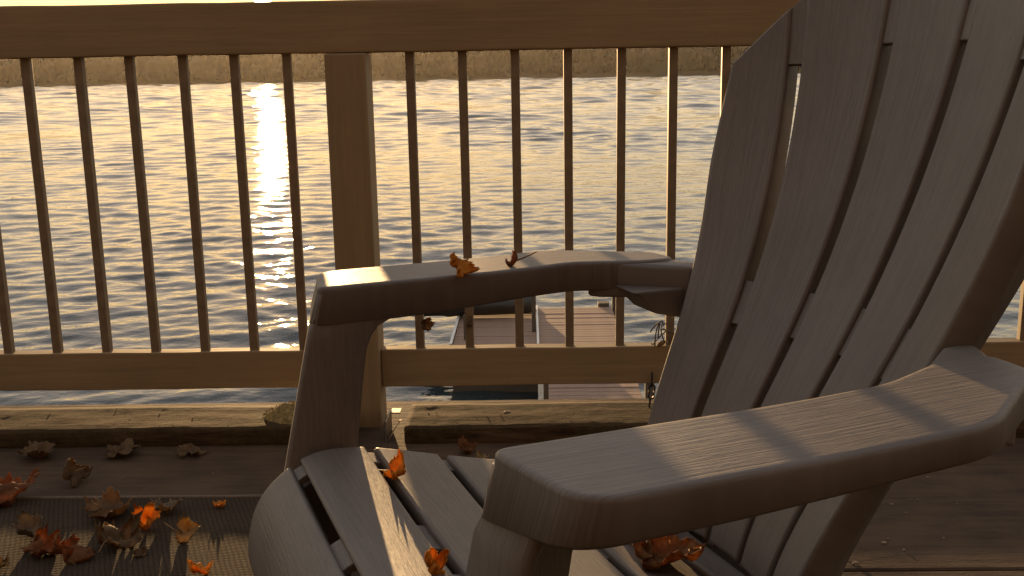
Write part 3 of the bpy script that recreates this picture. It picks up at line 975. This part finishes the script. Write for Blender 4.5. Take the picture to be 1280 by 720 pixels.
# ------------------------------------------------------------------ fallen leaves
def leaf(name, label, loc, size, rz, seed, mat, curl=.5, fold=.3, tilt=(0, 0), lobes=5, stem=.6, group=None, stem_up=.15, stretch=1.0):
    rr = random.Random(seed)
    NS, NR_ = 60, 8
    ph = rr.uniform(0, 6.28)
    bm = bmesh.new(); uvl = bm.loops.layers.uv.new('UVMap')
    c = bm.verts.new((0, 0, 0)); uv = {c: (0, 0)}
    rings = []
    bend_dir = rr.uniform(0, math.pi)
    def shape(x, y):
        q = Vector((x / size * 1.3 + seed * 3.7, y / size * 1.3, seed))
        z = size * (.34 * fold * noise.noise(q) + .20 * noise.noise(q * 2.6) + .05 * noise.noise(q * 7.0))
        d = x * math.cos(bend_dir) + y * math.sin(bend_dir); e = -x * math.sin(bend_dir) + y * math.cos(bend_dir)
        z += curl * 1.1 * d * d / size - .35 * curl * e * e / size + fold * .55 * abs(e)
        return z
    for r_ in range(1, NR_ + 1):
        ring = []
        for k in range(NS):
            th = 2 * math.pi * k / NS
            lob = abs(math.cos(th * lobes / 2))
            rad = (.66 + .34 * lob ** .8) * (1 + .10 * math.sin(th * 17 + ph) + .06 * math.sin(th * 31 + ph * 2))
            rad *= 1 + .12 * noise.noise(Vector((math.cos(th), math.sin(th), seed * 1.7)))
            if abs(th - math.pi) < .25: rad *= .55 + abs(th - math.pi) * 1.8
            rad = rad ** (r_ / NR_)
            x = size * .5 * rad * (r_ / NR_) * math.cos(th) * stretch; y = size * .5 * rad * (r_ / NR_) * math.sin(th)
            z = shape(x, y)
            # edges roll in
            f = (r_ / NR_) ** 3 * curl * .35
            v = bm.verts.new((x * (1 - f), y * (1 - f), z + size * .10 * f * (1 + noise.noise(Vector((x * 60, y * 60, seed))))))
            uv[v] = (k / NS, r_ / NR_); ring.append(v)
        rings.append(ring)
    for k in range(NS):
        bm.faces.new((c, rings[0][k], rings[0][(k + 1) % NS]))
        for a, b in zip(rings, rings[1:]):
            bm.faces.new((a[k], b[k], b[(k + 1) % NS], a[(k + 1) % NS]))
    for f in bm.faces:
        for lp in f.loops: lp[uvl].uv = uv[lp.vert]
    bm.normal_update()
    me = bpy.data.meshes.new(name); bm.to_mesh(me)
    rot = Matrix.Rotation(rz, 3, 'Z') @ Matrix.Rotation(tilt[0], 3, 'X') @ Matrix.Rotation(tilt[1], 3, 'Y')
    zmin = min((rot @ v.co).z for v in bm.verts)
    bm.free()
    me.polygons.foreach_set('use_smooth', [True] * len(me.polygons))
    root = empty(name, (loc[0], loc[1], loc[2] - zmin - .001))
    root.rotation_euler = rot.to_euler()
    b = link('blade', me, mat, root)
    sm_ = b.modifiers.new('thickness', 'SOLIDIFY'); sm_.thickness = .0005
    if stem:
        pts = [(-size * .5 * (.25 + stem * t), size * .12 * math.sin(t * 2.5 + seed) * t, shape(-size * .12, 0) * (1 - t) + size * stem_up * t + .001) for t in [i / 7 for i in range(8)]]
        link('stem', tube_mesh('stem', pts, [.0012 - .0005 * i / 7 for i in range(8)], 6), 'stem', root)
    tag(root, label, 'leaf', group)
    return root
RZ = .006
Z = CAM_H
LV = [
 # label, (x, y, z), size, rz, seed, material, curl, fold, tilt, lobes, stem, stem_up
 ('orange curled leaf lying across a seat groove', (-.150, 1.048, Z - .4265), .040, -.7, 3, 'leaf_orange', .9, .5, (.25, -.2), 5, 1.3, .05),
 ('crumpled orange leaf on the seat in front of the near arm leg', (-.090, .828, Z - .428), .038, .9, 7, 'leaf_orange', 1.3, 1.0, (.5, .1), 5, .3, .15),
 ('big curled rust leaf with an upright stem on the seat by the chair back', (.128, .950, Z - .484), .098, .3, 12, 'leaf_auburn', .7, .7, (.25, .1), 5, .7, .75),
 ('dull brown leaf wedged between seat and chair back', (.140, 1.050, Z - .493), .045, 2.1, 15, 'leaf_brown', .7, .6, (.9, .3), 5, 0, 0),
 ('tan scrap of leaf on the seat behind the big curled one', (.100, 1.000, Z - .480), .040, 1.0, 16, 'leaf_tan', .8, .6, (.2, .1), 3, 0, 0),
 ('golden curled leaf standing up on the far armrest', (-.090, 1.195, Z - .2345), .048, 1.4, 21, 'leaf_orange', 1.0, .8, (1.0, -.2), 5, .35, .15),
 ('tiny rust leaf with a long stem on the far armrest', (-.022, 1.238, Z - .2335), .026, 3.0, 24, 'leaf_rust', 1.4, .9, (.5, .3), 3, 2.2, .25),
 ('long rust-red leaf on the rug edge beside the crumpled brown one', (-1.00, 1.835, .006), .125, .15, 31, 'leaf_rust', .55, .5, (.1, 0), 3, .4, .1),
 ('crumpled brown leaf with a twisted stem on the deck by the rug edge', (-.93, 1.925, .001), .085, 1.8, 33, 'leaf_brown', 1.3, .9, (.7, .2), 5, .8, .5),
 ('broad brown leaf lying flat on the rug with a curled edge', (-.785, 1.765, .006), .105, .5, 35, 'leaf_brown', .55, .35, (.25, 0), 5, .3, .3),
 ('grey ragged leaf on the rug behind the bright orange one', (-.680, 1.770, .006), .070, 2.4, 36, 'leaf_grey', .6, .6, (.1, .1), 7, .4, .1),
 ('bright orange cupped leaf on the rug between two brown leaves', (-.690, 1.700, .008), .070, .2, 38, 'leaf_orange', 1.0, .8, (.5, 0), 5, .6, .1),
 ('large brown leaf with a pale rolled rim on the rug', (-.722, 1.640, .006), .110, 1.1, 40, 'leaf_brown', .9, .6, (.35, .1), 5, .7, .02),
 ('small brown scrap of leaf in front of the rolled leaf', (-.668, 1.600, .006), .036, .4, 41, 'leaf_brown', .8, .4, (0, 0), 3, 0, 0),
 ('tan leaf with a lit twisted tip on the sunlit rug', (-.605, 1.660, .006), .062, .1, 43, 'leaf_tan', .9, .8, (.6, .1), 3, 1.0, .3),
 ('small yellow-orange leaf alone near the rug edge', (-.590, 1.795, .006), .030, 2.9, 45, 'leaf_orange', .6, .5, (.2, 0), 3, .3, .05),
 ('grey leaf with a pale bent tip on the rug', (-.893, 1.680, .006), .070, .6, 47, 'leaf_grey', .9, .7, (.4, 0), 3, .5, .4),
 ('rust-red folded leaf on the rug leaning on a brown one', (-.845, 1.615, .006), .085, .9, 50, 'leaf_rust', 1.0, .8, (.5, .2), 5, .3, .1),
 ('dark brown pointed leaf standing on edge on the rug', (-.790, 1.590, .006), .090, 2.2, 52, 'leaf_rust', .8, .9, (.9, -.2), 5, .4, .1),
 ('pale tan tip of a leaf on the rug near the standing leaf', (-.885, 1.560, .006), .045, 1.2, 54, 'leaf_tan', 1.1, .8, (.3, 0), 5, .2, .1),
 ('orange leaf on the sunlit rug beside the chair foot', (-.545, 1.530, .006), .055, 2.0, 56, 'leaf_orange', .9, .7, (.2, .1), 5, .4, .1),
 ('brown leaf coloured dim for the shade at the foot of the edge timber nearest the moss heap', (-.735, 2.085, .001), .075, 1.5, 58, 'leaf_brown', .3, .25, (.1, 0), 5, .3, .1),  # brown picked to put the timber's shade into these three leaves
 ('brown leaf coloured dim for the shade at the foot of the edge timber between two others', (-.885, 2.085, .001), .085, .2, 60, 'leaf_brown', .3, .3, (.05, 0), 5, .3, .1),
 ('brown leaf coloured dim for the shade at the foot of the edge timber farthest from the moss heap', (-1.065, 2.075, .001), .085, .9, 62, 'leaf_brown', .35, .2, (.1, .1), 5, .3, .1),
 ('reddish leaf in the shade of the edge timber behind the seat', (-.145, 2.085, .001), .060, .3, 64, 'leaf_rust', .8, .6, (.5, 0), 3, .3, .1),
 ('brown curled leaf caught on a railing picket under the far armrest', (-.2445, 2.272, .222), .046, .4, 70, 'leaf_brown', 1.1, .9, (1.2, .2), 5, .5, .1),
 ('small brown curled leaf on the railing behind the far armrest beside the bigger caught one', (-.151, 2.272, .228), .034, 1.9, 73, 'leaf_brown', 1.2, .9, (1.3, .1), 5, .4, .1),
 ('small dim tan leaf on the deck beside the reddish one', (-.110, 2.045, .001), .036, 1.3, 66, 'leaf_tan', .6, .5, (.2, 0), 5, .3, .1),
]
for lab, loc, size, rz, seed, mat, curl, fold, tilt, lob, st, su in LV:
    leaf('fallen_leaf', lab, loc, size, rz, seed, mat, curl, fold, tilt, lob, st, 'fallen leaves', su)

# ------------------------------------------------------------------ grit and crumbs lying about
def grit():
    rr = random.Random(9)
    bm = bmesh.new()
    spots = [(.591, 1.633, .0035, .001), (.615, 1.606, .0022, .001), (.698, 1.65, .0022, .001), (.77, 1.915, .003, .001), (-.06, 2.21, .006, .043), (.52, 1.56, .004, .001)]
    spots += [(rr.uniform(-1.4, 1.6), rr.uniform(1.55, 2.12), rr.uniform(.001, .0028), .001) for _ in range(130)]
    spots += [(rr.choice((rr.uniform(-1.5, -.6), rr.uniform(-.25, 1.4))), rr.uniform(2.15, 2.28), rr.uniform(.0008, .002), .041) for _ in range(60)]
    for x, y, r_, z in spots:
        m = Matrix.Translation((x, y, z + r_ * .3)) @ Matrix.Rotation(rr.uniform(0, 6), 4, 'Z') @ Matrix.Diagonal((r_ * rr.uniform(.8, 1.8), r_, r_ * rr.uniform(.4, .8), 1))
        res = bmesh.ops.create_icosphere(bm, subdivisions=1, radius=1, matrix=m)
        for v in res['verts']: v.co += Vector((rr.uniform(-1, 1), rr.uniform(-1, 1), rr.uniform(-1, 1))) * r_ * .2
    tag(link('grit', bm_mesh(bm, 'grit'), 'grit'), 'crumbs and grit scattered on the deck and edge timbers', 'grit', kind='stuff')
grit()

# ------------------------------------------------------------------ the evening haze over the lake
def haze():
    me = box_mesh('haze', -3400, 3400, -36, 2400, WATER_Z - 7, 60, 0)
    k = NB('haze_air')
    k.t.nodes.remove(k.b)
    pv = k.n('ShaderNodeVolumePrincipled')
    pv.inputs['Color'].default_value = (.95, .86, .72, 1)
    pv.inputs['Density'].default_value = HAZE
    pv.inputs['Anisotropy'].default_value = .6
    k.l(pv.outputs[0], k.t.nodes['Material Output'].inputs['Volume'])
    tag(link('haze', me, 'haze_air'), 'thin golden evening haze over the lake', 'haze', kind='stuff')
HAZE = 5.6e-5
haze()
